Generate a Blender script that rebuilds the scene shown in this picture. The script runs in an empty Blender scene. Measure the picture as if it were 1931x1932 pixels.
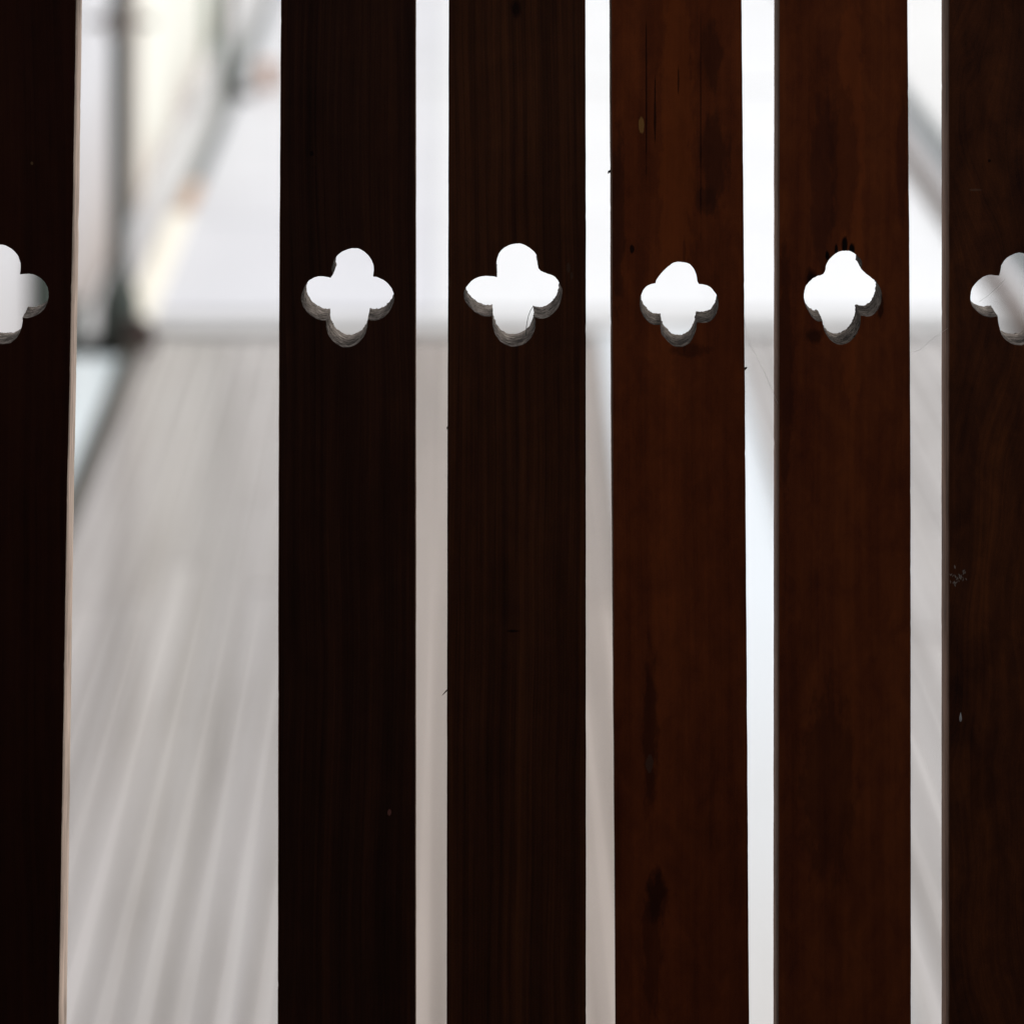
import bpy, bmesh, math, random
from mathutils import Vector, noise, Matrix
from mathutils.geometry import delaunay_2d_cdt
random.seed(11)
R = math.radians
sc = bpy.context.scene
col = sc.collection

# ------------------------------------------------------------------ camera
EYE = 3.0            # eye height over the ground below the porch
DIST = 1.6           # eye to the inner face of the railing boards
FOC = 4330.0         # focal length in pixels of a 1931 px wide picture
VX, VY = 868.0, -890.0   # foot of the view axis in those pixels
cd = bpy.data.cameras.new('camera'); cam = bpy.data.objects.new('camera', cd); col.objects.link(cam)
cam.location = (0, 0, EYE); cam.rotation_euler = (R(90), 0, 0)
cd.sensor_width = 36; cd.lens = FOC / 1931 * 36
cd.shift_x = (965.5 - VX) / 1931; cd.shift_y = -(965.5 - VY) / 1931
cd.clip_start = 0.05; cd.clip_end = 1000
cd.dof.use_dof = True; cd.dof.focus_distance = DIST + 0.002; cd.dof.aperture_fstop = 3.0
sc.camera = cam

# ------------------------------------------------------------------ world, sun, exposure
w = bpy.data.worlds.new('World'); sc.world = w; w.use_nodes = True
nt = w.node_tree; nt.nodes.clear()
sky = nt.nodes.new('ShaderNodeTexSky'); sky.sky_type = 'NISHITA'; sky.sun_disc = False
SUN_EL, SUN_AZ = 50, 64      # azimuth clockwise from +Y (ahead), towards +X (right)
sky.sun_elevation = R(SUN_EL); sky.sun_rotation = R(SUN_AZ)
sky.dust_density = 4.0; sky.air_density = 1.0; sky.ozone_density = 1.0
hs = nt.nodes.new('ShaderNodeHueSaturation'); hs.inputs['Saturation'].default_value = 0.3
oc = nt.nodes.new('ShaderNodeMix'); oc.data_type = 'RGBA'; oc.inputs[0].default_value = 0.7   # an even cloud layer over the clear sky
oc.inputs[7].default_value = (6.7, 6.75, 6.85, 1)
bg = nt.nodes.new('ShaderNodeBackground'); bg.inputs['Strength'].default_value = 0.12
wo = nt.nodes.new('ShaderNodeOutputWorld')
nt.links.new(sky.outputs[0], hs.inputs['Color']); nt.links.new(hs.outputs[0], oc.inputs[6]); nt.links.new(oc.outputs[2], bg.inputs[0]); nt.links.new(bg.outputs[0], wo.inputs[0])
sd = bpy.data.lights.new('sun', 'SUN'); sd.energy = 1.2; sd.angle = R(20); sd.color = (1.0, 0.975, 0.94)
sun = bpy.data.objects.new('sun', sd); col.objects.link(sun)
sv = Vector((math.sin(R(SUN_AZ)) * math.cos(R(SUN_EL)), math.cos(R(SUN_AZ)) * math.cos(R(SUN_EL)), math.sin(R(SUN_EL))))
sun.rotation_euler = sv.to_track_quat('Z', 'Y').to_euler()
sc.view_settings.view_transform = 'Standard'; sc.view_settings.look = 'None'
sc.view_settings.gamma = 1; sc.view_settings.use_curve_mapping = False
sc.view_settings.exposure = 0.25
sc.render.engine = 'CYCLES'
sc.cycles.max_bounces = 10; sc.cycles.diffuse_bounces = 7

# ------------------------------------------------------------------ material helpers
class N:
    def __init__(s, name):
        s.m = bpy.data.materials.new(name); s.m.use_nodes = True
        s.t = s.m.node_tree; s.t.nodes.clear()
        s.out = s.t.nodes.new('ShaderNodeOutputMaterial')
        s.b = s.t.nodes.new('ShaderNodeBsdfPrincipled'); s.t.links.new(s.b.outputs[0], s.out.inputs[0])
        s.tc = s.t.nodes.new('ShaderNodeTexCoord').outputs['Object']
    def lk(s, a, sock):
        if isinstance(a, bpy.types.NodeSocket): s.t.links.new(a, sock)
        else: sock.default_value = a
    def math(s, op, a, b=0.0, c=0.0, clamp=False):
        n = s.t.nodes.new('ShaderNodeMath'); n.operation = op; n.use_clamp = clamp
        s.lk(a, n.inputs[0]); s.lk(b, n.inputs[1]); s.lk(c, n.inputs[2]); return n.outputs[0]
    def mapped(s, scale, loc=(0, 0, 0), src=None):
        n = s.t.nodes.new('ShaderNodeMapping'); n.inputs['Scale'].default_value = scale; n.inputs['Location'].default_value = loc
        s.lk(src or s.tc, n.inputs['Vector']); return n.outputs[0]
    def noise(s, vec, scale=1.0, detail=4, rough=0.55, dist=0.0):
        n = s.t.nodes.new('ShaderNodeTexNoise'); s.lk(vec, n.inputs['Vector'])
        n.inputs['Scale'].default_value = scale; n.inputs['Detail'].default_value = detail
        n.inputs['Roughness'].default_value = rough; n.inputs['Distortion'].default_value = dist
        return n.outputs['Fac']
    def ramp(s, f, stops):
        n = s.t.nodes.new('ShaderNodeValToRGB'); s.lk(f, n.inputs[0]); e = n.color_ramp.elements
        while len(e) < len(stops): e.new(0.5)
        for i, (p, c) in enumerate(stops):
            e[i].position = p; e[i].color = (*c, 1) if not isinstance(c, (int, float)) else (c, c, c, 1)
        return n.outputs[0]
    def mix(s, f, a, b, mode='MIX'):
        n = s.t.nodes.new('ShaderNodeMix'); n.data_type = 'RGBA'; n.blend_type = mode
        s.lk(f, n.inputs[0])
        for v, i in ((a, 6), (b, 7)):
            if isinstance(v, tuple): v = (*v, 1)
            s.lk(v, n.inputs[i])
        return n.outputs[2]
    def bump(s, h, strength=0.3, dist=0.001, normal=None):
        n = s.t.nodes.new('ShaderNodeBump'); n.inputs['Strength'].default_value = strength
        n.inputs['Distance'].default_value = dist; s.lk(h, n.inputs['Height'])
        if normal: s.t.links.new(normal, n.inputs['Normal'])
        s.t.links.new(n.outputs[0], s.b.inputs['Normal']); return n.outputs[0]
    def sep(s, v):
        n = s.t.nodes.new('ShaderNodeSeparateXYZ'); s.lk(v, n.inputs[0]); return n.outputs
    def comb(s, x, y, z):
        n = s.t.nodes.new('ShaderNodeCombineXYZ'); s.lk(x, n.inputs[0]); s.lk(y, n.inputs[1]); s.lk(z, n.inputs[2]); return n.outputs[0]
    def rnd(s): return s.t.nodes.new('ShaderNodeObjectInfo').outputs['Random']

def plain(name, c, rough=0.8, var=0.15, scale=6.0, bump=0.2, spec=0.3, coords=(1, 1, 1), per_object=0.0):
    n = N(name)
    f = n.noise(n.mapped(coords), scale, 6, 0.6)
    v = n.ramp(f, [(0.25, 1 - var), (0.75, 1 + var)])
    cc = n.mix(1.0, tuple(c), v, 'MULTIPLY')
    if per_object:
        r = n.math('MULTIPLY_ADD', n.rnd(), per_object * 2, 1 - per_object)
        cc = n.mix(1.0, cc, n.comb(r, r, r), 'MULTIPLY')
    n.lk(cc, n.b.inputs['Base Color']); n.b.inputs['Roughness'].default_value = rough
    n.b.inputs['Specular IOR Level'].default_value = spec
    n.bump(f, bump, 0.01)
    return n.m

# board px -> metres on the board plane, relative to the board origin
PX = DIST / FOC
def wx(px): return (px - VX) * PX
def wz(py): return EYE - (py - VY) * PX

def stained_wood(name, dark, mid, light, seed, fine=0.5, blotch=0.5, cathedral=0.0, mott=0.15, marks=(), origin=(0, 0), rough=0.6, spec=0.16):
    """wood stained on its planed face: fibre, growth rings, stain blotches; marks are cracks, scuffs and knots of the board itself"""
    n = N(name)
    sx, sy, sz = n.sep(n.tc)
    base = n.comb(n.math('ADD', sx, seed * 1.7), sy, n.math('ADD', sz, seed * 3.1))
    wob = n.noise(n.mapped((3, 3, 2.2), src=base), 1.0, 2, 0.5)
    wob2 = n.noise(n.mapped((14, 14, 3.5), src=base), 1.0, 3, 0.5)
    xx = n.math('ADD', n.sep(base)[0], n.math('MULTIPLY', wob, 0.022 + 0.12 * cathedral))
    xx = n.math('ADD', xx, n.math('MULTIPLY', wob2, 0.004 + 0.035 * cathedral))
    gv = n.comb(xx, n.sep(base)[1], n.sep(base)[2])
    fibre = n.noise(n.mapped((900, 200, 9), src=gv), 1.0, 4, 0.65)
    ring = n.noise(n.mapped((230, 20, 1.1), src=gv), 1.0, 3, 0.55)
    band = n.noise(n.mapped((46, 8, 1.0), src=gv), 1.0, 3, 0.5)
    blot = n.noise(n.mapped((22, 10, 5.5), src=base), 1.0, 6, 0.62, 0.4)
    speck = n.noise(n.mapped((1500, 400, 1300), src=base), 1.0, 2, 0.6)
    f = n.math('MULTIPLY', fibre, 0.26 * fine)
    f = n.math('ADD', f, n.math('MULTIPLY', ring, 0.34 * fine))
    f = n.math('ADD', f, n.math('MULTIPLY', band, 0.24))
    mo = n.noise(n.mapped((75, 40, 38), src=base), 1.0, 5, 0.68, 0.5)
    f = n.math('ADD', f, n.math('MULTIPLY', mo, mott))
    f = n.math('ADD', f, n.math('MULTIPLY', blot, 0.55 * blotch))
    tot = 0.60 * fine + 0.24 + mott + 0.55 * blotch
    f = n.math('DIVIDE', f, tot)
    f = n.math('ADD', f, n.math('MULTIPLY_ADD', speck, 0.22, -0.11))
    c = n.ramp(f, [(0.38, dark), (0.50, mid), (0.64, light)])
    c = n.mix(n.ramp(n.noise(n.mapped((30, 30, 7), loc=(5, 2, 8), src=base), 1.0, 5, 0.6), [(0.55, 0.0), (0.72, 0.75 * blotch)]), c, tuple(0.35 * v for v in dark))
    # individual marks
    dn = n.noise(n.mapped((160, 160, 60), src=base), 1.0, 3, 0.6)
    for (px, py, rx, ry, mc, amt) in marks:
        dx = n.math('DIVIDE', n.math('SUBTRACT', sx, wx(px) - origin[0]), rx * PX)
        dz = n.math('DIVIDE', n.math('SUBTRACT', sz, wz(py) - origin[1]), ry * PX)
        d = n.math('SQRT', n.math('ADD', n.math('MULTIPLY', dx, dx), n.math('MULTIPLY', dz, dz)))
        d = n.math('ADD', d, n.math('MULTIPLY_ADD', dn, 1.6, -0.8))
        k = n.math('MINIMUM', n.math('MULTIPLY', n.math('SUBTRACT', 1.0, d, clamp=True), 1.5 if rx > 12 else 2.6), amt)
        c = n.mix(k, c, mc)
    n.lk(c, n.b.inputs['Base Color'])
    n.lk(n.ramp(blot, [(0.3, rough - 0.08), (0.7, rough + 0.15)]), n.b.inputs['Roughness'])
    n.b.inputs['Specular IOR Level'].default_value = spec
    h = n.math('ADD', n.math('MULTIPLY', fibre, 0.6), n.math('ADD', n.math('MULTIPLY', ring, 0.6), n.math('MULTIPLY', blot, 0.7)))
    n.bump(h, 0.5, 0.0007)
    return n.m

def sawn_wood(name, lo, hi):
    """raw sawn surface inside the cut-outs: grey, torn fibres running round the cut"""
    n = N(name)
    a = n.noise(n.mapped((110, 900, 260)), 1.0, 5, 0.7, 1.2)
    b = n.noise(n.mapped((60, 60, 60)), 1.0, 3, 0.6)
    f = n.math('ADD', n.math('MULTIPLY', a, 0.75), n.math('MULTIPLY', b, 0.35))
    n.lk(n.ramp(f, [(0.45, tuple(0.15 * v for v in lo)), (0.54, lo), (0.66, hi)]), n.b.inputs['Base Color'])
    n.b.inputs['Roughness'].default_value = 0.9; n.b.inputs['Specular IOR Level'].default_value = 0.15
    n.bump(a, 0.9, 0.0012)
    return n.m

def edge_wood(name, c):
    n = N(name)
    f = n.noise(n.mapped((400, 260, 14)), 1.0, 5, 0.6)
    g = n.noise(n.mapped((30, 30, 9)), 1.0, 4, 0.6)
    k = n.math('ADD', n.math('MULTIPLY', f, 0.5), n.math('MULTIPLY', g, 0.5))
    n.lk(n.ramp(k, [(0.38, tuple(0.5 * v for v in c)), (0.5, c), (0.62, tuple(min(1, 1.4 * v) for v in c))]), n.b.inputs['Base Color'])
    n.b.inputs['Roughness'].default_value = 0.85; n.b.inputs['Specular IOR Level'].default_value = 0.2
    n.bump(f, 0.6, 0.0008)
    return n.m

# ------------------------------------------------------------------ object helpers
def tag(o, label=None, cat=None, group=None, kind=None):
    for k, v in (('label', label), ('category', cat), ('group', group), ('kind', kind)):
        if v: o[k] = v
    return o
def empty(name, loc, label, cat, group=None):
    o = bpy.data.objects.new(name, None); col.objects.link(o); o.location = loc; o.empty_display_size = 0.1
    return tag(o, label, cat, group)
def link(name, me, parent=None, loc=(0, 0, 0)):
    """loc is in world metres; parents are never rotated or scaled"""
    o = bpy.data.objects.new(name, me); col.objects.link(o)
    if parent is not None:
        o.parent = parent
        pl = Vector(parent.location)
        if parent.parent is not None: pl = pl + Vector(parent.parent.location)
        o.location = Vector(loc) - pl
    else: o.location = loc
    return o
def mesh_of(bm, name, mats, smooth=False):
    me = bpy.data.meshes.new(name)
    bmesh.ops.recalc_face_normals(bm, faces=bm.faces[:])
    bm.to_mesh(me); bm.free()
    for m in (mats if isinstance(mats, (list, tuple)) else [mats]): me.materials.append(m)
    if smooth:
        for p in me.polygons: p.use_smooth = True
    return me
def box_bm(sx, sy, sz, bev=0.0, bm=None, c=(0, 0, 0), rot=None):
    tmp = bmesh.new(); bmesh.ops.create_cube(tmp, size=1)
    bmesh.ops.scale(tmp, vec=(sx, sy, sz), verts=tmp.verts)
    if bev: bmesh.ops.bevel(tmp, geom=tmp.edges[:], offset=bev, segments=1, affect='EDGES')
    if rot: bmesh.ops.rotate(tmp, cent=(0, 0, 0), matrix=rot, verts=tmp.verts)
    bmesh.ops.translate(tmp, vec=c, verts=tmp.verts)
    if bm is None: return tmp
    me = bpy.data.meshes.new('t'); tmp.to_mesh(me); tmp.free(); bm.from_mesh(me); bpy.data.meshes.remove(me)
    return bm
def tube_bm(pts, radii, seg=12, bm=None, caps=True):
    bm = bm or bmesh.new(); rings = []
    for i, p in enumerate(pts):
        p = Vector(p); a = Vector(pts[max(0, i - 1)]); b = Vector(pts[min(len(pts) - 1, i + 1)])
        t = (b - a).normalized(); u = t.orthogonal().normalized() if abs(t.z) < 0.9 else Vector((1, 0, 0))
        u = (u - t * u.dot(t)).normalized(); v = t.cross(u)
        r = radii[i] if isinstance(radii, (list, tuple)) else radii
        rings.append([bm.verts.new(p + (u * math.cos(2 * math.pi * k / seg) + v * math.sin(2 * math.pi * k / seg)) * r) for k in range(seg)])
    for a, b in zip(rings, rings[1:]):
        for k in range(seg): bm.faces.new((a[k], a[(k + 1) % seg], b[(k + 1) % seg], b[k]))
    if caps: bm.faces.new(rings[0]); bm.faces.new(rings[-1][::-1])
    return bm

# ------------------------------------------------------------------ railing of boards with quatrefoil cut-outs
THICK = 0.0222
RAIL_TOP_PY, RAIL_BOT_PY = -260, 2640
def crop(pts, ox, oy, s): return [((ox + x * s) / 1.3257, (oy + y * s) / 1.3257) for x, y in pts]
S4 = 400 / 1931.0; S3 = 300 / 1449.0
def mirror(half, cx): return half, [(2 * cx - x, y) for x, y in half][::-1]
# each hole: a list of lobes (top, right, bottom, left), the sharp cusps are where lobes meet
H2 = [crop(l, 700, 560, S4) for l in (
 [(612,652),(640,610),(632,540),(645,470),(680,400),(740,345),(820,308),(890,295),(950,302),(1020,340),(1080,400),(1120,470),(1133,540),(1125,638)],
 [(1125,638),(1180,648),(1250,680),(1310,730),(1355,800),(1377,880),(1365,960),(1320,1050),(1260,1115),(1200,1148),(1130,1160),(1060,1155)],
 [(1060,1155),(1050,1250),(1020,1340),(960,1420),(880,1470),(800,1487),(720,1465),(650,1415),(595,1345),(565,1260),(560,1160)],
 [(560,1160),(490,1155),(410,1120),(340,1070),(290,1000),(265,920),(268,840),(295,770),(335,705),(400,655),(470,635),(550,638),(612,652)])]
H3 = [crop(l, 1100, 560, S4) for l in (
 [(690,645),(680,560),(676,490),(700,390),(740,320),(800,275),(870,248),(940,240),(1010,250),(1080,290),(1140,345),(1175,400),(1183,460),(1185,530),(1215,570)],
 [(1215,570),(1290,600),(1370,630),(1420,680),(1455,750),(1470,810),(1460,900),(1430,990),(1370,1070),(1300,1120),(1220,1138),(1140,1122)],
 [(1140,1122),(1152,1200),(1130,1300),(1080,1390),(1000,1450),(900,1475),(820,1465),(740,1420),(680,1350),(645,1260),(635,1170),(632,1105)],
 [(632,1105),(570,1115),(500,1100),(420,1055),(350,990),(305,920),(288,840),(310,780),(350,725),(400,675),(470,643),(550,632),(620,632),(690,645)])]
H4 = [crop(l, 1520, 560, S4) for l in (
 [(570,720),(590,665),(640,600),(690,545),(740,505),(790,472),(850,458),(910,465),(970,480),(1020,525),(1055,590),(1070,650),(1080,700),(1098,728)],
 [(1098,728),(1160,735),(1230,765),(1280,820),(1315,880),(1327,950),(1315,1040),(1280,1120),(1220,1175),(1150,1188),(1070,1185)],
 [(1070,1185),(1060,1260),(1030,1350),(980,1430),(900,1475),(830,1478),(760,1450),(700,1390),(650,1330),(635,1270),(630,1212)],
 [(630,1212),(560,1215),(500,1190),(450,1140),(410,1080),(388,1000),(385,880),(400,855),(425,800),(465,755),(510,732),(570,720)])]
H5 = [crop(l, 1920, 560, S4) for l in (
 [(665,610),(690,560),(700,500),(730,440),(780,390),(840,345),(900,328),(970,328),(1030,350),(1080,395),(1120,440),(1128,500),(1118,530),(1130,555)],
 [(1130,555),(1190,610),(1250,655),(1290,690),(1330,740),(1360,810),(1365,880),(1345,970),(1300,1060),(1230,1108),(1160,1110),(1110,1098)],
 [(1110,1098),(1112,1160),(1095,1250),(1060,1330),(1000,1400),(930,1440),(860,1452),(790,1430),(730,1370),(680,1290),(660,1210),(655,1168)],
 [(655,1168),(590,1168),(530,1120),(480,1040),(445,960),(432,880),(445,780),(480,720),(540,660),(600,630),(665,610)])]
def sym(top, side, bot, cx, ox, oy, s, left=True):
    """half outline traced on one side, the other side of the cut-out (outside the photograph) follows it"""
    m = lambda l: [(2 * cx - x, y) for x, y in l]
    if left:   # traced half is the left one: top runs from the left cusp up, side is the left lobe (from top cusp down), bot from left cusp down
        lobes = (top + m(top)[::-1], m(side), m(bot) + bot[::-1], side[::-1])
    else:
        lobes = (m(top)[::-1] + top, side, bot[::-1] + m(bot), m(side)[::-1])
    return [crop(l, ox, oy, s) for l in lobes]
H6 = sym([(1145,630),(1160,570),(1180,490),(1230,420),(1300,375),(1370,352)],
         [(1145,630),(1100,625),(1030,618),(960,640),(890,690),(830,760),(803,850),(805,950),(840,1010),(900,1070),(970,1110),(1050,1122),(1128,1112)],
         [(1128,1112),(1140,1210),(1170,1320),(1220,1390),(1290,1440),(1360,1457)], 1392, 2260, 560, S3, True)
# right-hand half traced: top from apex to cusp, side = right lobe, bot from bottom apex up to cusp (reversed below)
H1 = sym([(20,253),(60,260),(130,295),(190,345),(230,410),(250,480),(252,540),(245,610)],
         [(245,610),(300,606),(370,605),(430,620),(490,655),(545,710),(580,780),(590,860),(575,950),(520,1040),(440,1100),(350,1128),(275,1130)],
         [(20,1445),(60,1442),(130,1430),(200,1375),(250,1290),(272,1210),(275,1130)], -5, 0, 560, S4, False)

def cr(p0, p1, p2, p3, t):
    return tuple(0.5 * ((2 * b) + (-a + c) * t + (2 * a - 5 * b + 4 * c - d) * t * t + (-a + 3 * b - 3 * c + d) * t ** 3) for a, b, c, d in zip(p0, p1, p2, p3))
def smooth_loop(lobes, step=2.2):
    out = []
    for l in lobes:
        for i in range(len(l) - 1):
            p0 = l[max(0, i - 1)]; p1 = l[i]; p2 = l[i + 1]; p3 = l[min(len(l) - 1, i + 2)]
            n = max(1, int(round(math.dist(p1, p2) / step)))
            for k in range(n): out.append(cr(p0, p1, p2, p3, k / n))
    return out
def offset_loop(loop, d):
    """move each point of a clockwise-in-picture loop away from its centre by d"""
    out = []; n = len(loop)
    for i in range(n):
        ax, ay = loop[i - 1]; bx, by = loop[(i + 1) % n]
        tx, ty = bx - ax, by - ay; L = math.hypot(tx, ty) or 1
        out.append((loop[i][0] + ty / L * d[i], loop[i][1] - tx / L * d[i]))
    return out
def inside(p, poly):
    x, y = p; c = False; j = len(poly) - 1
    for i in range(len(poly)):
        xi, yi = poly[i]; xj, yj = poly[j]
        if (yi > y) != (yj > y) and x < (xj - xi) * (y - yi) / (yj - yi) + xi: c = not c
        j = i
    return c
def interp(tab, y):
    if y <= tab[0][0]: return tab[0][1]
    for (a, va), (b, vb) in zip(tab, tab[1:]):
        if y <= b: return va + (vb - va) * (y - a) / (b - a)
    return tab[-1][1]

def board_mesh(name, left, right, hole, mats, seed, back_left=0.0, back_right=0.0, back_hole=(0, 0, 1.0), origin=(0, 0), rag=1.0):
    """left/right: tables (picture row, picture column) of the inner face's edges; everything turned to metres on the board plane"""
    rnd = random.Random(seed)
    ys = []; y = RAIL_TOP_PY
    while y < RAIL_BOT_PY: ys.append(y); y += 9 + rnd.random() * 5
    ys.append(RAIL_BOT_PY)
    def jit(y, s, a): return a * (noise.noise(Vector((y * 0.013, s, 0))) * 1.3 + noise.noise(Vector((y * 0.11, s, 7))) * 0.5)
    outer = [(interp(left, y) + jit(y, seed + .3, 0.35), y) for y in ys][::-1] + [(interp(right, y) + jit(y, seed + .7, 0.35), y) for y in ys]
    # small nicks in the arrises
    bm = bmesh.new()
    def to_w(loop, yy): return [bm.verts.new((wx(x) - origin[0], yy, wz(y) - origin[1])) for x, y in loop]
    nO = len(outer); nl = len(ys)
    def outer_ring(inset, depth):
        pts = []
        f = depth / THICK
        for i, (x, y) in enumerate(outer):
            isl = i < nl
            bl = back_left(y) if callable(back_left) else back_left
            br = back_right(y) if callable(back_right) else back_right
            off = (bl if isl else br) * f
            nick = max(0, noise.noise(Vector((y * 0.06, seed * 5.1 + (3 if isl else 9) + f, 2))) - 0.35) * 2.2
            dx = (inset + nick) if isl else -(inset + nick)
            yy = y + (inset if abs(y - RAIL_TOP_PY) < 1 else (-inset if abs(y - RAIL_BOT_PY) < 1 else 0))
            pts.append((x + dx + off, yy))
        return pts
    b = 0.0007
    o_rings = [(outer_ring(1.6, 0), 0), (outer_ring(0, b), b), (outer_ring(0, THICK * .5), THICK * .5), (outer_ring(0, THICK - b), THICK - b), (outer_ring(1.6, THICK), THICK)]
    ow = [(to_w(p, d), p) for p, d in o_rings]
    def bridge(a, c, mi):
        n = len(a)
        for i in range(n):
            f = bm.faces.new((a[i], a[(i + 1) % n], c[(i + 1) % n], c[i])); f.material_index = mi; f.smooth = True
    for (a, _), (c, _) in zip(ow, ow[1:]): bridge(a, c, 2)
    loops_f = [(ow[0][0], ow[0][1])]; loops_b = [(ow[-1][0], ow[-1][1])]
    if hole:
        H = smooth_loop(hole); n = len(H)
        cx = sum(p[0] for p in H) / n; cy = sum(p[1] for p in H) / n
        rings = []
        ND = 12
        for k in range(ND + 3):
            if k == 0: d, extra = 0.0, 0.7
            elif k == ND + 2: d, extra = THICK, 0.4
            else: d, extra = b + (THICK - 2 * b) * (k - 1) / ND, 0.0
            f = d / THICK
            s = 1 + (back_hole[2] - 1) * f
            P = [(cx + (x - cx) * s + back_hole[0] * f, cy + (y - cy) * s + back_hole[1] * f) for x, y in H]
            am = []
            for i in range(n):
                x, y = H[i]
                a = 0.35 * noise.noise(Vector((x * .12, y * .12, seed)))
                a += rag * (0.9 * noise.noise(Vector((x * .22, y * .22, f * 9 + seed))) + 0.5 * noise.noise(Vector((x * .6, y * .6, f * 16 + seed * 2))))
                if f > 0.9: a += rag * (-2.8 * max(0, noise.noise(Vector((x * .45, y * .45, seed + 40.5)))) + 0.45 * rnd.uniform(-1, 1))
                if f < 0.05: a *= 0.55
                am.append(a + extra)
            rings.append((offset_loop(P, am), d))
        hw = [(to_w(p, d), p) for p, d in rings]
        for (a, _), (c, _) in zip(hw, hw[1:]): bridge(a, c, 1)
        loops_f.append(hw[0]); loops_b.append(hw[-1])
    for loops in (loops_f, loops_b):
        vs = []; es = []; refs = []
        for vv, pp in loops:
            k = len(vs); m = len(pp)
            vs += [Vector(p) for p in pp]; refs += vv
            es += [(k + i, k + (i + 1) % m) for i in range(m)]
        nv, ne, nf, ov, oe, of = delaunay_2d_cdt(vs, es, [], 0, 1e-7)
        ref = {}
        for i, o in enumerate(ov):
            if o: ref[i] = refs[o[0]]
        for f in nf:
            c = sum((nv[i] for i in f), Vector((0, 0))) / len(f)
            if not inside(c, loops[0][1]): continue
            if len(loops) > 1 and inside(c, loops[1][1]): continue
            if any(i not in ref for i in f): continue
            try: g = bm.faces.new([ref[i] for i in f]); g.material_index = 0
            except ValueError: pass
    me = mesh_of(bm, name, mats)
    return me

RY = DIST            # inner face of the boards
FLOOR = 1.45
railing = empty('balcony_railing', (0, RY, FLOOR), 'dark stained wooden railing of upright boards, each with a four-lobed cut-out', 'railing')
m_saw = sawn_wood('sawn_cut', (0.125, 0.102, 0.088), (0.42, 0.365, 0.32))
m_saw2 = sawn_wood('sawn_cut_brown', (0.085, 0.068, 0.056), (0.29, 0.245, 0.21))
m_edge_pale = edge_wood('pale_raw_edge', (0.52, 0.405, 0.33))
m_edge_brown = edge_wood('brown_raw_edge', (0.24, 0.155, 0.115))
m_edge_dark = edge_wood('dark_edge', (0.06, 0.038, 0.028))

K = (0.006, 0.003, 0.003)
def mk_board(i, left, right, hole, wood, edge, label=None, **kw):
    cx = (interp(left, 900) + interp(right, 900)) / 2
    org = (wx(cx), wz(RAIL_BOT_PY))
    m = stained_wood('stained_board_%d' % i, origin=org, seed=i * 2.37, **wood)
    me = board_mesh('board', left, right, hole, [m, m_saw2 if i in (4, 5) else m_saw, edge], seed=i + 0.5, origin=org, **kw)
    o = link('board', me, railing, (org[0], RY, org[1]))
    if label: o['label'] = label
    return o
BLACKISH = dict(dark=(0.016, 0.0055, 0.003), mid=(0.042, 0.0115, 0.006), light=(0.060, 0.018, 0.007))
SABLE = dict(dark=(0.019, 0.0085, 0.0055), mid=(0.048, 0.0175, 0.010), light=(0.095, 0.033, 0.015))
UMBER = dict(dark=(0.030, 0.012, 0.007), mid=(0.080, 0.027, 0.012), light=(0.155, 0.051, 0.019))
RUST = dict(dark=(0.100, 0.023, 0.009), mid=(0.185, 0.0425, 0.013), light=(0.30, 0.069, 0.017))
RUST2 = dict(dark=(0.105, 0.025, 0.012), mid=(0.190, 0.046, 0.015), light=(0.29, 0.074, 0.019))
BROWN = dict(dark=(0.026, 0.011, 0.009), mid=(0.105, 0.033, 0.014), light=(0.23, 0.068, 0.021))
boards = {}
boards[1] = mk_board(1, [(-260, -104), (1931, -140), (2640, -152)], [(-260, 149), (0, 145.5), (422, 139), (724, 133.6), (905, 129), (1931, 112.6), (2640, 101)], H1,
    dict(BLACKISH, fine=0.7, blotch=0.35, marks=[(61, 308, 3, 4, (.2, .12, .06), .8)]), m_edge_pale, 'near-black board leaning slightly left, with a pale raw edge',
    back_right=lambda y: interp([(0, 0.5), (700, 1.5), (1931, 4.5)], y))
boards[2] = mk_board(2, [(-260, 531), (0, 530), (528, 527), (905, 525.5), (1931, 524), (2640, 523)], [(-260, 784), (1931, 784), (2640, 784)], H2,
    dict(SABLE, fine=1.0, blotch=0.3, marks=[(735, 1532, 4, 7, (.30, .12, .10), .9), (588, 290, 4, 5, K, .9)]), m_edge_brown, 'near-black straight-grained board right of the wide gap',
    back_hole=(3.0, 0, 0.975))
boards[3] = mk_board(3, [(-260, 847), (0, 846.5), (528, 845.2), (905, 843.7), (1931, 842.5), (2640, 842)], [(-260, 1103.5), (422, 1104.8), (1931, 1105), (2640, 1105)], H3,
    dict(UMBER, fine=1.15, blotch=0.3, marks=[(972, 14, 14, 20, K, .8), (1072, 505, 4, 10, (.10, .06, .04), .6), (1078, 520, 3, 8, (.10, .06, .04), .6), (848, 535, 3, 12, (.12, .06, .03), .5), (968, 1190, 12, 3, K, .8)]), m_edge_dark,
    'very dark brown board with fine even grain and the largest cut-out', back_hole=(0, 0, 0.975))
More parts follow.
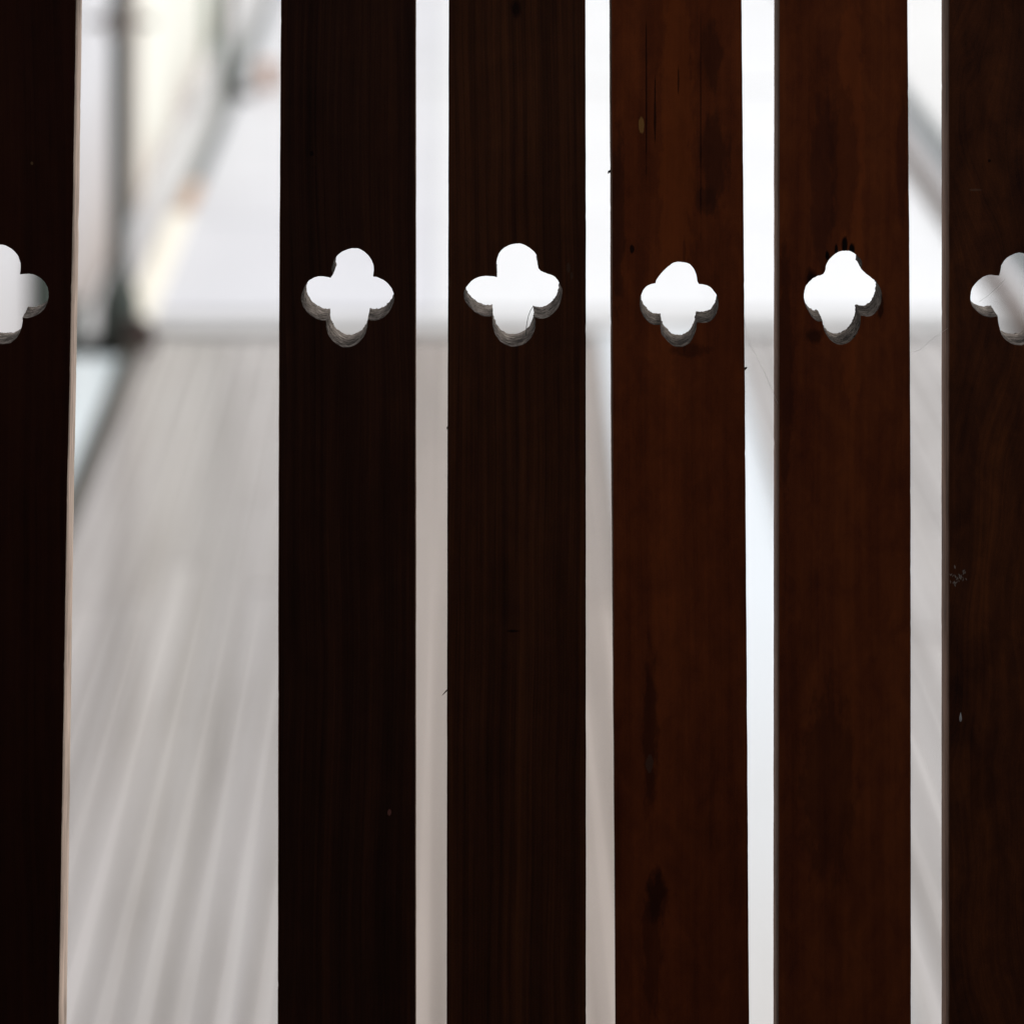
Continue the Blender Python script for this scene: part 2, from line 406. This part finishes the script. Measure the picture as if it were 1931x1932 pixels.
boards[4] = mk_board(4, [(-260, 1151), (0, 1151.5), (422, 1153), (724, 1153.6), (980, 1155), (1430, 1157), (1931, 1160), (2640, 1164)], [(-260, 1396), (0, 1398), (422, 1402.2), (724, 1404.4), (980, 1406.2), (1931, 1412.5), (2640, 1416)], H4,
    dict(RUST, fine=0.42, mott=0.28, blotch=0.5, rough=0.52, spec=0.2, marks=[(1276, 300, 34, 420, (.36, .082, .016), .32), (1340, 105, 24, 75, (.05, .016, .009), .55), (1346, 300, 32, 115, (.05, .016, .009), .6), (1332, 378, 22, 32, (.05, .016, .009), .5), (1321, 230, 1.3, 260, K, .7), (1218.5, 180, 1.9, 165, K, .75), (1235, 212, 2.4, 68, K, .8), (1279, 150, 2.2, 30, K, .7), (1210, 238, 5, 18, (.55, .30, .09), .6),
        (1238, 1690, 24, 60, (.03, .008, .004), .8), (1225, 1380, 17, 190, (.05, .013, .006), .65), (1230, 1790, 22, 150, (.05, .013, .006), .5), (1225, 1440, 9, 16, (.16, .11, .09), .35), (1192, 470, 5, 9, K, .9), (1290, 560, 4, 120, (.04, .012, .006), .4),
        (1165, 420, 14, 200, (.03, .012, .008), .5), (1300, 660, 40, 16, (.03, .010, .006), .5)]),
    m_edge_brown, 'reddish brown board with dark cracks above its cut-out', back_right=0.0, back_left=lambda y: interp([(0, 1.0), (900, 1.5), (1600, 4)], y), back_hole=(5, 0, 0.985))
boards[5] = mk_board(5, [(-260, 1468), (0, 1468), (724, 1467.5), (1931, 1466.5), (2640, 1466)], [(-260, 1709), (0, 1711), (422, 1714), (724, 1716), (980, 1717), (1931, 1717.5), (2640, 1718)], H5,
    dict(RUST2, fine=0.38, mott=0.30, blotch=0.45, rough=0.52, spec=0.2, marks=[(1603, 330, 27, 460, (.36, .080, .018), .32), (1550, 350, 26, 190, (.07, .02, .012), .5), (1560, 482, 5, 12, K, 1.), (1576, 470, 4, 16, K, 1.), (1592, 462, 6, 20, K, 1.), (1606, 472, 7, 14, K, 1.), (1531, 528, 16, 26, K, .9), (1632, 540, 10, 22, K, .9), (1648, 556, 8, 18, K, .8), (1660, 580, 8, 26, K, .7),
        (1535, 634, 18, 16, (.03, .009, .005), .7), (1700, 300, 13, 130, (.08, .02, .012), .5), (1590, 300, 30, 160, (.06, .018, .01), .4), (1480, 700, 16, 260, (.04, .012, .008), .5), (1560, 1480, 60, 200, (.05, .016, .008), .4)]),
    m_edge_brown, 'reddish brown board with charred stain round its ragged cut-out', back_left=-0.8, rag=1.25)
boards[6] = mk_board(6, [(-260, 1787.5), (1931, 1787.5), (2640, 1788)], [(-260, 2042), (1931, 2046), (2640, 2048)], H6,
    dict(BROWN, fine=0.42, mott=0.22, blotch=0.6, cathedral=1.3, marks=[(1865, 303, 4, 4, K, .9), (1840, 358, 12, 2, (.2, .14, .1), .4)]), m_edge_brown, 'dark brown board with arching cathedral grain and pale specks', back_left=-0.6)
# the railing runs on past the frame, both ways, in the same rhythm
def shift_tab(t, d): return [(y, x + d) for y, x in t]
for k, (src, dx) in enumerate(((boards[3], -1250), (boards[2], -1250), (boards[2], -1900), (boards[5], 630), (boards[3], 1560), (boards[2], 2190), (boards[4], 1560))):
    o = src.copy(); col.objects.link(o); o.parent = railing
    o.location = src.location + Vector((dx * PX, 0, 0))
    if 'label' in o: del o['label']
# rails of the railing, on the outer side of the boards
m_rail = stained_wood('stained_rail', seed=9, fine=0.5, blotch=0.5, **UMBER)
zt, zb = wz(RAIL_TOP_PY), wz(RAIL_BOT_PY)
link('handrail', mesh_of(box_bm(3.6, 0.10, 0.045, 0.006), 'handrail', m_rail), railing, (0.2, RY + 0.011, zt + 0.024))
link('rail', mesh_of(box_bm(3.6, 0.045, 0.07, 0.004), 'rail', m_rail), railing, (0.2, RY + THICK + 0.0235, zb + 0.09))

# splinters, drips, threads
def on_board(px, py, dy=0.0): return Vector((wx(px), RY + dy, wz(py)))
m_black = plain('tarred_splinter', (0.012, 0.010, 0.009), 0.8)
m_fibre = plain('wood_fibre', (0.11, 0.075, 0.06), 0.9)
def sliver(board, name, pts, r, mat):
    o0 = on_board(*pts[0]); bm = tube_bm([on_board(*p) - o0 for p in pts], r, 6)
    return link(name, mesh_of(bm, name, mat), board, o0)
sliver(boards[4], 'splinter', [(1402.5, 708, .009), (1405.5, 704, .008), (1409, 700.5, .007), (1411, 698, .006)], [.0011, .0010, .0007, .0002], m_black)
sliver(boards[3], 'splinter', [(845, 1308, .006), (840, 1310, .004), (834, 1314, .002)], [.0006, .0004, .00015], m_fibre)
sliver(boards[4], 'splinter', [(1154, 330, .010), (1150, 333, .012), (1149, 338, .014)], [.0010, .0008, .0002], m_black)
sliver(boards[3], 'splinter', [(847, 815, .010), (843.5, 817, .010), (842.5, 821, .010)], [.0009, .0006, .0002], m_black)
m_thread = plain('dark_thread', (0.05, 0.07, 0.065), 0.7)
p0 = on_board(997, 642, .010)
th = [on_board(x, y, .010) - p0 for x, y in ((992.6, 643), (993, 630), (994.5, 618), (997, 606), (1001, 595), (1006, 587))]
o = link('thread', mesh_of(tube_bm(th, .00022, 5), 'thread', m_thread), None, p0)
tag(o, 'short dark thread hanging in the lower right of the largest cut-out', 'thread')
m_web = N('spider_silk'); m_web.b.inputs['Base Color'].default_value = (0.75, 0.74, 0.72, 1); m_web.b.inputs['Roughness'].default_value = 0.35
m_web = m_web.m
def silk(pts, r, label):
    p0 = on_board(*pts[0]); bm = tube_bm([on_board(*p) - p0 for p in pts], r, 5)
    o = link('cobweb_strand', mesh_of(bm, 'cobweb_strand', m_web), None, p0)
    tag(o, label, 'cobweb', 'cobweb strands on the railing')
silk([(1897, 530, .004), (1882, 544, .003), (1866, 560, .004), (1852, 578, .01)], .00007, 'fine pale cobweb strand across the cut-out cut off by the right edge')
silk([(1786, 618, -.001), (1760, 640, .002), (1735, 664, .004), (1717, 680, .012)], .00007, 'fine cobweb strand slanting across the gap left of the speckled rightmost board')
silk([(1404, 600, .006), (1409, 636, .004), (1416, 655, .002), (1424, 668, .001), (1440, 700, .001), (1466, 760, -.001)], .00007, 'fine cobweb strand across the gap between the two reddish boards')
m_white = plain('white_paint_speck', (0.72, 0.72, 0.74), 0.6)
def teardrop(px, py, w, h):
    bm = bmesh.new(); c = on_board(px, py); n = 14; ring = []
    for k in range(n):
        a = 2 * math.pi * k / n; s = 0.5 + 0.5 * math.sin(a)
        ring.append(bm.verts.new((math.cos(a) * w * PX * (1 - 0.85 * s ** 1.5), -0.0002, math.sin(a) * h * PX)))
    top = bm.verts.new((0, -0.0009, -h * PX * .35))
    for k in range(n): bm.faces.new((ring[k], ring[(k + 1) % n], top))
    return link('paint_drip', mesh_of(bm, 'paint_drip', m_white, True), boards[6], c)
teardrop(1810.5, 1352, 3.2, 9)
bm = bmesh.new(); rs = random.Random(4)
for k in range(34):
    a = rs.uniform(0, 6.28); rr = rs.uniform(3, 20)
    x = 1805 + math.cos(a) * rr * .9; y = 1086 + math.sin(a) * rr
    c = on_board(x, y, -.0003) - on_board(1805, 1086, 0)
    L = rs.uniform(1.2, 4.5) * PX; t = rs.uniform(-1, 1) + 1.2; u = Vector((math.cos(t), 0, math.sin(t))); v = Vector((-u.z, 0, u.x)) * rs.uniform(.18, .35)
    q = [bm.verts.new(c + u * L + v * L * .3), bm.verts.new(c + v * L), bm.verts.new(c - u * L), bm.verts.new(c - v * L)]
    bm.faces.new(q)
o = link('dust_scuff', mesh_of(bm, 'dust_scuff', plain('grey_dust', (0.42, 0.37, 0.33), 0.9)), boards[6], on_board(1805, 1086, 0))
o['kind'] = 'stuff'

# ------------------------------------------------------------------ the porch the picture is taken from
porch = empty('timber_porch', (0, 0, FLOOR - .12), 'roofed timber porch from which the railing is seen', 'porch')
m_pw = plain('porch_boards', (0.13, 0.09, 0.065), 0.7, 0.1, 4, 0.3, coords=(8, 8, 1))
m_pf = plain('porch_floor_boards', (0.04, 0.028, 0.022), 0.6, 0.3, 4, 0.3, coords=(8, 1, 1))
def pbox(name, x0, x1, y0, y1, z0, z1, mat):
    link(name, mesh_of(box_bm(x1 - x0, y1 - y0, z1 - z0), name, mat), porch, ((x0 + x1) / 2, (y0 + y1) / 2, (z0 + z1) / 2))
pbox('floor', -1.9, 2.3, -1.6, RY + 0.10, FLOOR - .12, FLOOR, m_pf)
# unseen roof, with an open slot added to brighten the tops of the boards
pbox('ceiling', -1.9, 2.3, -1.6, 0.45, 3.55, 3.65, m_pw)
pbox('ceiling', -1.9, 2.3, 1.53, RY + 0.30, 3.55, 3.65, m_pw)
pbox('side_wall', -1.9, -1.82, -1.52, RY - 0.01, FLOOR + .002, 3.548, m_pw)
pbox('side_wall', 2.22, 2.3, -1.52, RY - 0.01, FLOOR + .002, 3.548, m_pw)
pbox('rear_wall', -1.9, 2.3, -1.6, -1.522, FLOOR + .002, 3.548, m_pw)
for x0, x1, y0, y1 in ((-1.815, -1.79, -1.49, RY - .02), (2.19, 2.215, -1.49, RY - .02), (-1.78, 2.18, -1.517, -1.495)):
    pbox('dimming_panel', x0, x1, y0, y1, FLOOR + .004, 2.15, m_pf)  # unseen dark panels added to keep the lower ends of the boards dim
pbox('header_beam', -1.9, 2.3, RY - 0.005, RY + 0.10, 3.50, 3.548, m_pf)
for x in (-1.86, 2.26): pbox('post', x - .05, x + .05, RY + .105, RY + .205, 0.0, 3.548, m_pf)

# ------------------------------------------------------------------ the ground and the boardwalk below
def sheet(name, x0, x1, y0, y1, z, mat):
    bm = bmesh.new(); bm.faces.new([bm.verts.new(p) for p in ((x0, y0, z), (x1, y0, z), (x1, y1, z), (x0, y1, z))])
    return tag(link(name, mesh_of(bm, name, mat)), kind='structure')
sheet('ground', -300, 300, -300, 300, -0.12, plain('gravelly_ground', (0.30, 0.285, 0.27), 0.9, 0.3, 1.5))

def deck_wood(name, tint):
    n = N(name)
    r = n.rnd()
    sx, sy, sz = n.sep(n.tc)
    v = n.comb(n.math('ADD', sx, n.math('MULTIPLY', r, 37.0)), n.math('ADD', sy, n.math('MULTIPLY', r, 91.0)), sz)
    g = n.noise(n.mapped((44, 0.7, 10), src=v), 1.0, 5, 0.6)
    b = n.noise(n.mapped((5, 1.0, 5), src=v), 1.0, 4, 0.6)
    k = n.math('ADD', n.math('MULTIPLY', g, 0.80), n.math('MULTIPLY', b, 0.20))
    c = n.ramp(k, [(0.32, (0.20, 0.175, 0.16)), (0.45, (0.365, 0.34, 0.325)), (0.55, (0.44, 0.415, 0.41)), (0.70, (0.51, 0.49, 0.485))])
    t = n.math('MULTIPLY_ADD', r, 0.20, 0.91)
    c = n.mix(1.0, c, n.comb(t, t, t), 'MULTIPLY')
    kn = n.ramp(n.noise(n.mapped((9, 3, 5), loc=(3, 9, 1), src=v), 1.0, 2, 0.5), [(0.72, 0.0), (0.80, 0.5)])
    c = n.mix(kn, c, (0.045, 0.030, 0.022))
    c = n.mix(1.0, c, tint, 'MULTIPLY')
    n.lk(c, n.b.inputs['Base Color']); n.b.inputs['Roughness'].default_value = 0.6; n.b.inputs['Specular IOR Level'].default_value = 0.5
    n.b.inputs['Coat Weight'].default_value = 1.0; n.b.inputs['Coat Roughness'].default_value = 0.13
    n.bump(k, 0.3, 0.004)
    return n.m
m_deck = deck_wood('weathered_deck_wood', (0.98, 0.97, 0.955)); m_deck2 = deck_wood('browner_deck_wood', (0.78, 0.685, 0.60))
STEP = 8.55
walk = tag(link('boardwalk', mesh_of(box_bm(3.2, STEP - 2.1, 0.05), 'boardwalk', plain('deck_bearers', (0.13, 0.115, 0.10)))), kind='structure')
walk.location = (0.455, (STEP + 2.1) / 2, -0.064)
PITCH = 0.080
def plank_mesh(L, m): return mesh_of(box_bm(PITCH - 0.007, L - 0.006, 0.028, 0.002), 'plank', m)
pms = [{}, {}]
rp = random.Random(7)
x = -1.12; i = 0
while x < 2.02:
    brown = 1 if -0.22 < x < 0.5 else 0
    if True:
        y = 6.43 - 3.7 if rp.random() < 0.45 else 2.3 - rp.uniform(0, 0.6)
        first = 0 if y > 2.6 else rp.choice((4.4, 5.2, 5.9))
        while y < STEP - 0.05:
            L = 3.7 if y > 2.6 and y < 3 else (first if first else 6.0); first = 0
            if y + L > STEP - 0.02:
                L = STEP - 0.012 - y
                if L < 0.15: break
                me = plank_mesh(L, (m_deck, m_deck2)[brown])
            else: me = pms[brown].setdefault(L, None) or pms[brown].update({L: plank_mesh(L, (m_deck, m_deck2)[brown])}) or pms[brown][L]
            if y + L > 2.3: link('plank', me, walk, (x + rp.uniform(-.0012, .0012), y + L / 2, -0.022 + rp.uniform(-.002, .002)))
            y += L
    x += PITCH; i += 1
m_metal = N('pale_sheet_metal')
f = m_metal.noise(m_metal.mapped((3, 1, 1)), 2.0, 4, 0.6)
sheen_ramp = m_metal.math('MULTIPLY_ADD', m_metal.sep(m_metal.tc)[1], 0.5, 0.45)   # sky sheen painted into the colour: grey at the near end, bluer further out
m_metal.lk(m_metal.mix(m_metal.math('ADD', sheen_ramp, m_metal.math('MULTIPLY_ADD', f, 0.3, -0.15), clamp=True), (0.57, 0.55, 0.53), (0.77, 0.82, 0.865)), m_metal.b.inputs['Base Color'])
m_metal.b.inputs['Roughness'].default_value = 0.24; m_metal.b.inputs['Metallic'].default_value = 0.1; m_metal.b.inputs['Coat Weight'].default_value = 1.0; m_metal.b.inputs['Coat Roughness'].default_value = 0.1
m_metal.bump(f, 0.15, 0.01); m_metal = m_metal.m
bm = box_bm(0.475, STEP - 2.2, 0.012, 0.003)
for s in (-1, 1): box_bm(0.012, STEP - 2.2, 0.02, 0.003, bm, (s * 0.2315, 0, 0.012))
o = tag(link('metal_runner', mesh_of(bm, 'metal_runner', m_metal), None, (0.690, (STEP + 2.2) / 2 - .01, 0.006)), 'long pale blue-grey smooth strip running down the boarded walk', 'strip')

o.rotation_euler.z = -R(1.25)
# threshold and the pale terrace beyond
m_thr = plain('grey_threshold', (0.62, 0.615, 0.61), 0.8, 0.12, 5)
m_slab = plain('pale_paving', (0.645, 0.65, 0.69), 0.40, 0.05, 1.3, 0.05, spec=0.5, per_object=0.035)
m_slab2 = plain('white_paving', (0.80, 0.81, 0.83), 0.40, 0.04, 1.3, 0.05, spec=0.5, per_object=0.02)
m_joint = plain('joint_grey', (0.55, 0.55, 0.56))
terr = tag(link('terrace', mesh_of(box_bm(3.26, 31.0, 0.06), 'terrace', plain('terrace_bed', (0.45, 0.44, 0.43)))), kind='structure')
terr.location = (0.455, STEP + .205 + 15.5, -0.06)
tb = link('threshold', mesh_of(box_bm(3.26, 0.13, 0.07, 0.008), 'threshold', m_thr), terr, (0.455, STEP + 0.120, -0.030))
BAY = 3.55
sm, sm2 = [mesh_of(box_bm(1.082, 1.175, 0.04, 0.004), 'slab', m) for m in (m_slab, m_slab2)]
jm = mesh_of(box_bm(3.26, 0.05, 0.045, 0.004), 'joint_strip', m_joint)
for b_ in range(8):
    y0 = STEP + 0.207 + b_ * BAY
    for r_ in range(3):
        if y0 + r_ * 1.17 > 38: continue
        for c_ in range(3):
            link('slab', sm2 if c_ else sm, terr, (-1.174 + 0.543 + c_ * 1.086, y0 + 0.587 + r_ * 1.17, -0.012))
    if b_ < 7: link('joint_strip', jm, terr, (0.455, y0 + BAY - 0.02, -0.012))
for me in (sm, sm2):   # slab length just under the row pitch
    for v in me.vertices: v.co.y *= 1.158 / 1.175

# ------------------------------------------------------------------ left side: edging, channel, wall, posts
m_dkedge = plain('mossy_dark_edging', (0.075, 0.070, 0.058), 0.85, 0.4, 6)
m_cream = plain('cream_edging', (0.90, 0.86, 0.75), 0.7, 0.06, 3)
m_tan = plain('tan_brick_edging', (0.50, 0.34, 0.23), 0.8, 0.2, 6)
m_grey = plain('grey_edging', (0.17, 0.18, 0.18), 0.8, 0.2, 6)
ed = empty('edging_kerb', (-1.19, 2.2, -0.1), 'low kerb of dark, cream and tan lengths along the left side of the walk', 'kerb')
def seg(name, y0, y1, mat, w_=0.075, x=-1.20, h=0.15, label=None):
    o = link(name, mesh_of(box_bm(w_, y1 - y0 - .006, h, 0.006), name, mat), ed, (x, (y0 + y1) / 2, h / 2 - 0.09))
    if label: o['label'] = label
seg('kerb_length', 2.2, 5.4, m_dkedge, .055, -1.192, .105); seg('kerb_length', 5.4, STEP - .02, m_dkedge, .055, -1.192, .105, label='dark kerb length')
seg('kerb_length', STEP + .02, 9.95, m_cream, 0.10, -1.215, .13, 'cream kerb length'); seg('kerb_length', 9.95, 10.45, m_tan, 0.06, -1.205, .12, 'tan kerb length')
seg('kerb_length', 10.45, 12.05, m_grey, 0.06, -1.205, .12, 'grey kerb length')
for k in range(5): seg('kerb_length', 12.2 + k * 3, 15.2 + k * 3, m_grey, 0.06, -1.205, .12)
m_chan = N('wet_channel'); m_chan.b.inputs['Base Color'].default_value = (0.80, 0.90, 0.94, 1); m_chan.b.inputs['Roughness'].default_value = 0.25; m_chan.b.inputs['Coat Weight'].default_value = 1.0; m_chan.b.inputs['Coat Roughness'].default_value = 0.08
m_chan = m_chan.m
bm = box_bm(0.20, STEP - 2.35, 0.02, 0.004)
o = tag(link('drain_channel', mesh_of(bm, 'drain_channel', m_chan), None, (-1.335, (STEP + 2.2) / 2 - .12, -0.025)), 'pale blue channel between dark kerb and wall', 'drain')
o = tag(link('gravel_border', mesh_of(box_bm(0.2, 22, 0.03), 'gravel_border', plain('pale_border', (0.62, 0.62, 0.63), 0.8, 0.08, 4)), None, (-1.349, STEP + 11.1, -0.06)), kind='structure')

def plaster(name, hi, lo, h0, h1):
    """pale render with old damp and dirt staining rising from the ground"""
    n = N(name); z = n.sep(n.tc)[2]
    d = n.noise(n.mapped((1.3, 1.3, 0.6)), 1.2, 5, 0.6)
    k = n.math('ADD', z, n.math('MULTIPLY_ADD', d, 1.0, -0.5))
    n.lk(n.ramp(n.math('MULTIPLY_ADD', k, 1 / (h1 - h0), -h0 / (h1 - h0), clamp=True), [(0.0, lo), (1.0, hi)]), n.b.inputs['Base Color'])
    n.b.inputs['Roughness'].default_value = 0.85; n.bump(d, 0.1, 0.01)
    return n.m
house = empty('white_house', (-1.5, 6, -0.12), 'pale rendered house wall along the left side of the walk', 'house')
def wallbox(y0, y1, mat, x1=-1.47, h=4.4):
    o = link('wall', mesh_of(box_bm(0.25, y1 - y0, h), 'wall', mat), house, (x1 - .125, (y0 + y1) / 2, 0)); o.location.z = h / 2
    for v in o.data.vertices: v.co.z += h / 2
    o.location.z = 0
wallbox(4.0, 9.93, plaster('grey_render', (0.72, 0.72, 0.745), (0.46, 0.40, 0.37), 0.0, 0.9))
wallbox(10.42, 13.15, plaster('cream_render', (0.93, 0.92, 0.83), (0.70, 0.60, 0.56), 0.0, 0.35), -1.462)
wallbox(13.62, 30.0, plaster('white_render', (0.90, 0.89, 0.86), (0.74, 0.67, 0.62), 0.0, 0.3), -1.47)
m_plinth = plain('dark_green_plinth', (0.06, 0.075, 0.062), 0.8, 0.3, 8)
link('plinth', mesh_of(box_bm(0.03, 4.75, 0.13), 'plinth', m_plinth), house, (-1.453, 6.42, -0.02))
link('wall_strip', mesh_of(box_bm(0.27, 0.30, 4.4, .005), 'wall_strip', plain('grey_strip', (0.30, 0.295, 0.30), .8, .2)), house, (-1.59, 10.082, 2.08))  # full-height grey strip filling the break between the wall sections
link('wall_strip', mesh_of(box_bm(0.27, 0.185, 4.4, .005), 'wall_strip', plain('tan_strip', (0.55, 0.45, 0.37), .8, .2)), house, (-1.59, 10.326, 2.08))
link('shutter', mesh_of(box_bm(0.27, 0.46, 4.4, .005), 'shutter', plain('green_shutter', (0.20, 0.26, 0.19), .8, .1)), house, (-1.585, 13.385, 2.08))

link('vent_box', mesh_of(box_bm(0.07, 0.30, 0.36, .01), 'vent_box', m_plinth), house, (-1.433, 8.0, 0.34))
m_post = plain('dark_green_post', (0.085, 0.10, 0.088), 0.6, 0.2, 6)
m_foot = plain('dark_brown_footing', (0.055, 0.035, 0.030), 0.85, 0.3, 8)
m_brack = plain('iron_bracket', (0.20, 0.18, 0.165), 0.5, 0.15, 8)
def post(x, y, label, rad=0.034, hz=1.15, foot=1.0):
    t = empty('iron_post', (x, y, -0.05), label, 'post', 'slim posts along the left side of the walk')
    link('shaft', mesh_of(tube_bm([(0, 0, 0), (0, 0, 3.4)], rad, 16), 'shaft', m_post, True), t, (x, y, -0.05))
    bm = tube_bm([(0, 0, 0), (0, 0, .16), (0, 0, .26)], [.085 * foot, .075 * foot, .036 * foot], 16)
    link('base', mesh_of(bm, 'base', m_post), t, (x, y, -0.048))
    bm = tube_bm([(-0.13, 0, 0), (0.13, 0, 0)], .013, 8)
    tube_bm([(0, 0, -.045), (0, 0, .045)], .052, 16, bm)
    link('clamp', mesh_of(bm, 'clamp', m_brack), t, (x, y, hz))
post(-1.275, 8.60, 'slim dark green post standing nearest, at the threshold')
post(-1.235, 12.2, 'slim dark green post further along the walk', 0.024, 3.0, 0.6)
def footing(x, y, s, label):
    bm = tube_bm([(0, 0, 0), (0, 0, .05), (0, 0, .10 * s)], [.062 * s, .055 * s, .035 * s], 10)
    tag(link('footing_block', mesh_of(bm, 'footing_block', m_foot), None, (x, y, -0.06)), label, 'block', 'dark blocks beside the posts')
footing(-1.185, 8.46, 1.35, 'dark brown block at the foot of the nearest post')
footing(-1.135, 12.08, 1.1, 'dark brown block at the foot of the far post')
# terracotta pot beside the far post
bm = tube_bm([(0, 0, 0), (0, 0, .10), (0, 0, .13)], [.035, .05, .055], 14)
tag(link('flower_pot', mesh_of(bm, 'flower_pot', plain('terracotta', (0.42, 0.20, 0.10), .8)), None, (-1.03, 12.25, 0.012)), 'small orange-brown pot beside the far post', 'pot')

# ------------------------------------------------------------------ right side: beam, pipe, verge, far wall
m_beam = plain('brown_edge_beam', (0.13, 0.10, 0.085), 0.8, 0.25, 4, coords=(1, .3, 1))
bm = box_bm(0.07, 34, 0.10, 0.006)
tag(link('edge_beam', mesh_of(bm, 'edge_beam', m_beam), None, (2.115, 20.0, 0.0)), 'brown timber beam along the right side of the walk', 'beam')
m_pipe = plain('teal_pipe', (0.035, 0.07, 0.07), 0.5, 0.1)
tag(link('ground_pipe', mesh_of(tube_bm([(2.36, 3, -0.04), (2.36, 12, -0.04), (2.36, 34, -0.04)], .028, 10), 'ground_pipe', m_pipe, True)), 'thin dark teal pipe lying beside the brown beam', 'pipe')
sheet('side_path', 2.21, 2.44, 2.0, 40, -0.075, plain('grey_side_path', (0.74, 0.74, 0.76), 0.8, 0.12, 1.2))
sheet('side_terrace', 2.444, 9.0, 2.0, 40, -0.070, plain('white_side_paving', (0.76, 0.76, 0.76), 0.6, 0.06, 1.2))
far = empty('far_house', (0, 40, -0.12), 'pale house closing the far end of the terrace', 'house')
link('wall', mesh_of(box_bm(24, .3, 6), 'wall', plaster('far_render', (.82, .82, .82), (.7, .69, .67), 0, 1)), far, (0, 40.2, 2.88))
link('roof', mesh_of(box_bm(25, 3, .2, .01, rot=Matrix.Rotation(R(25), 3, 'X')), 'roof', plain('roof_tiles', (.25, .12, .08))), far, (0, 41.0, 6.65))
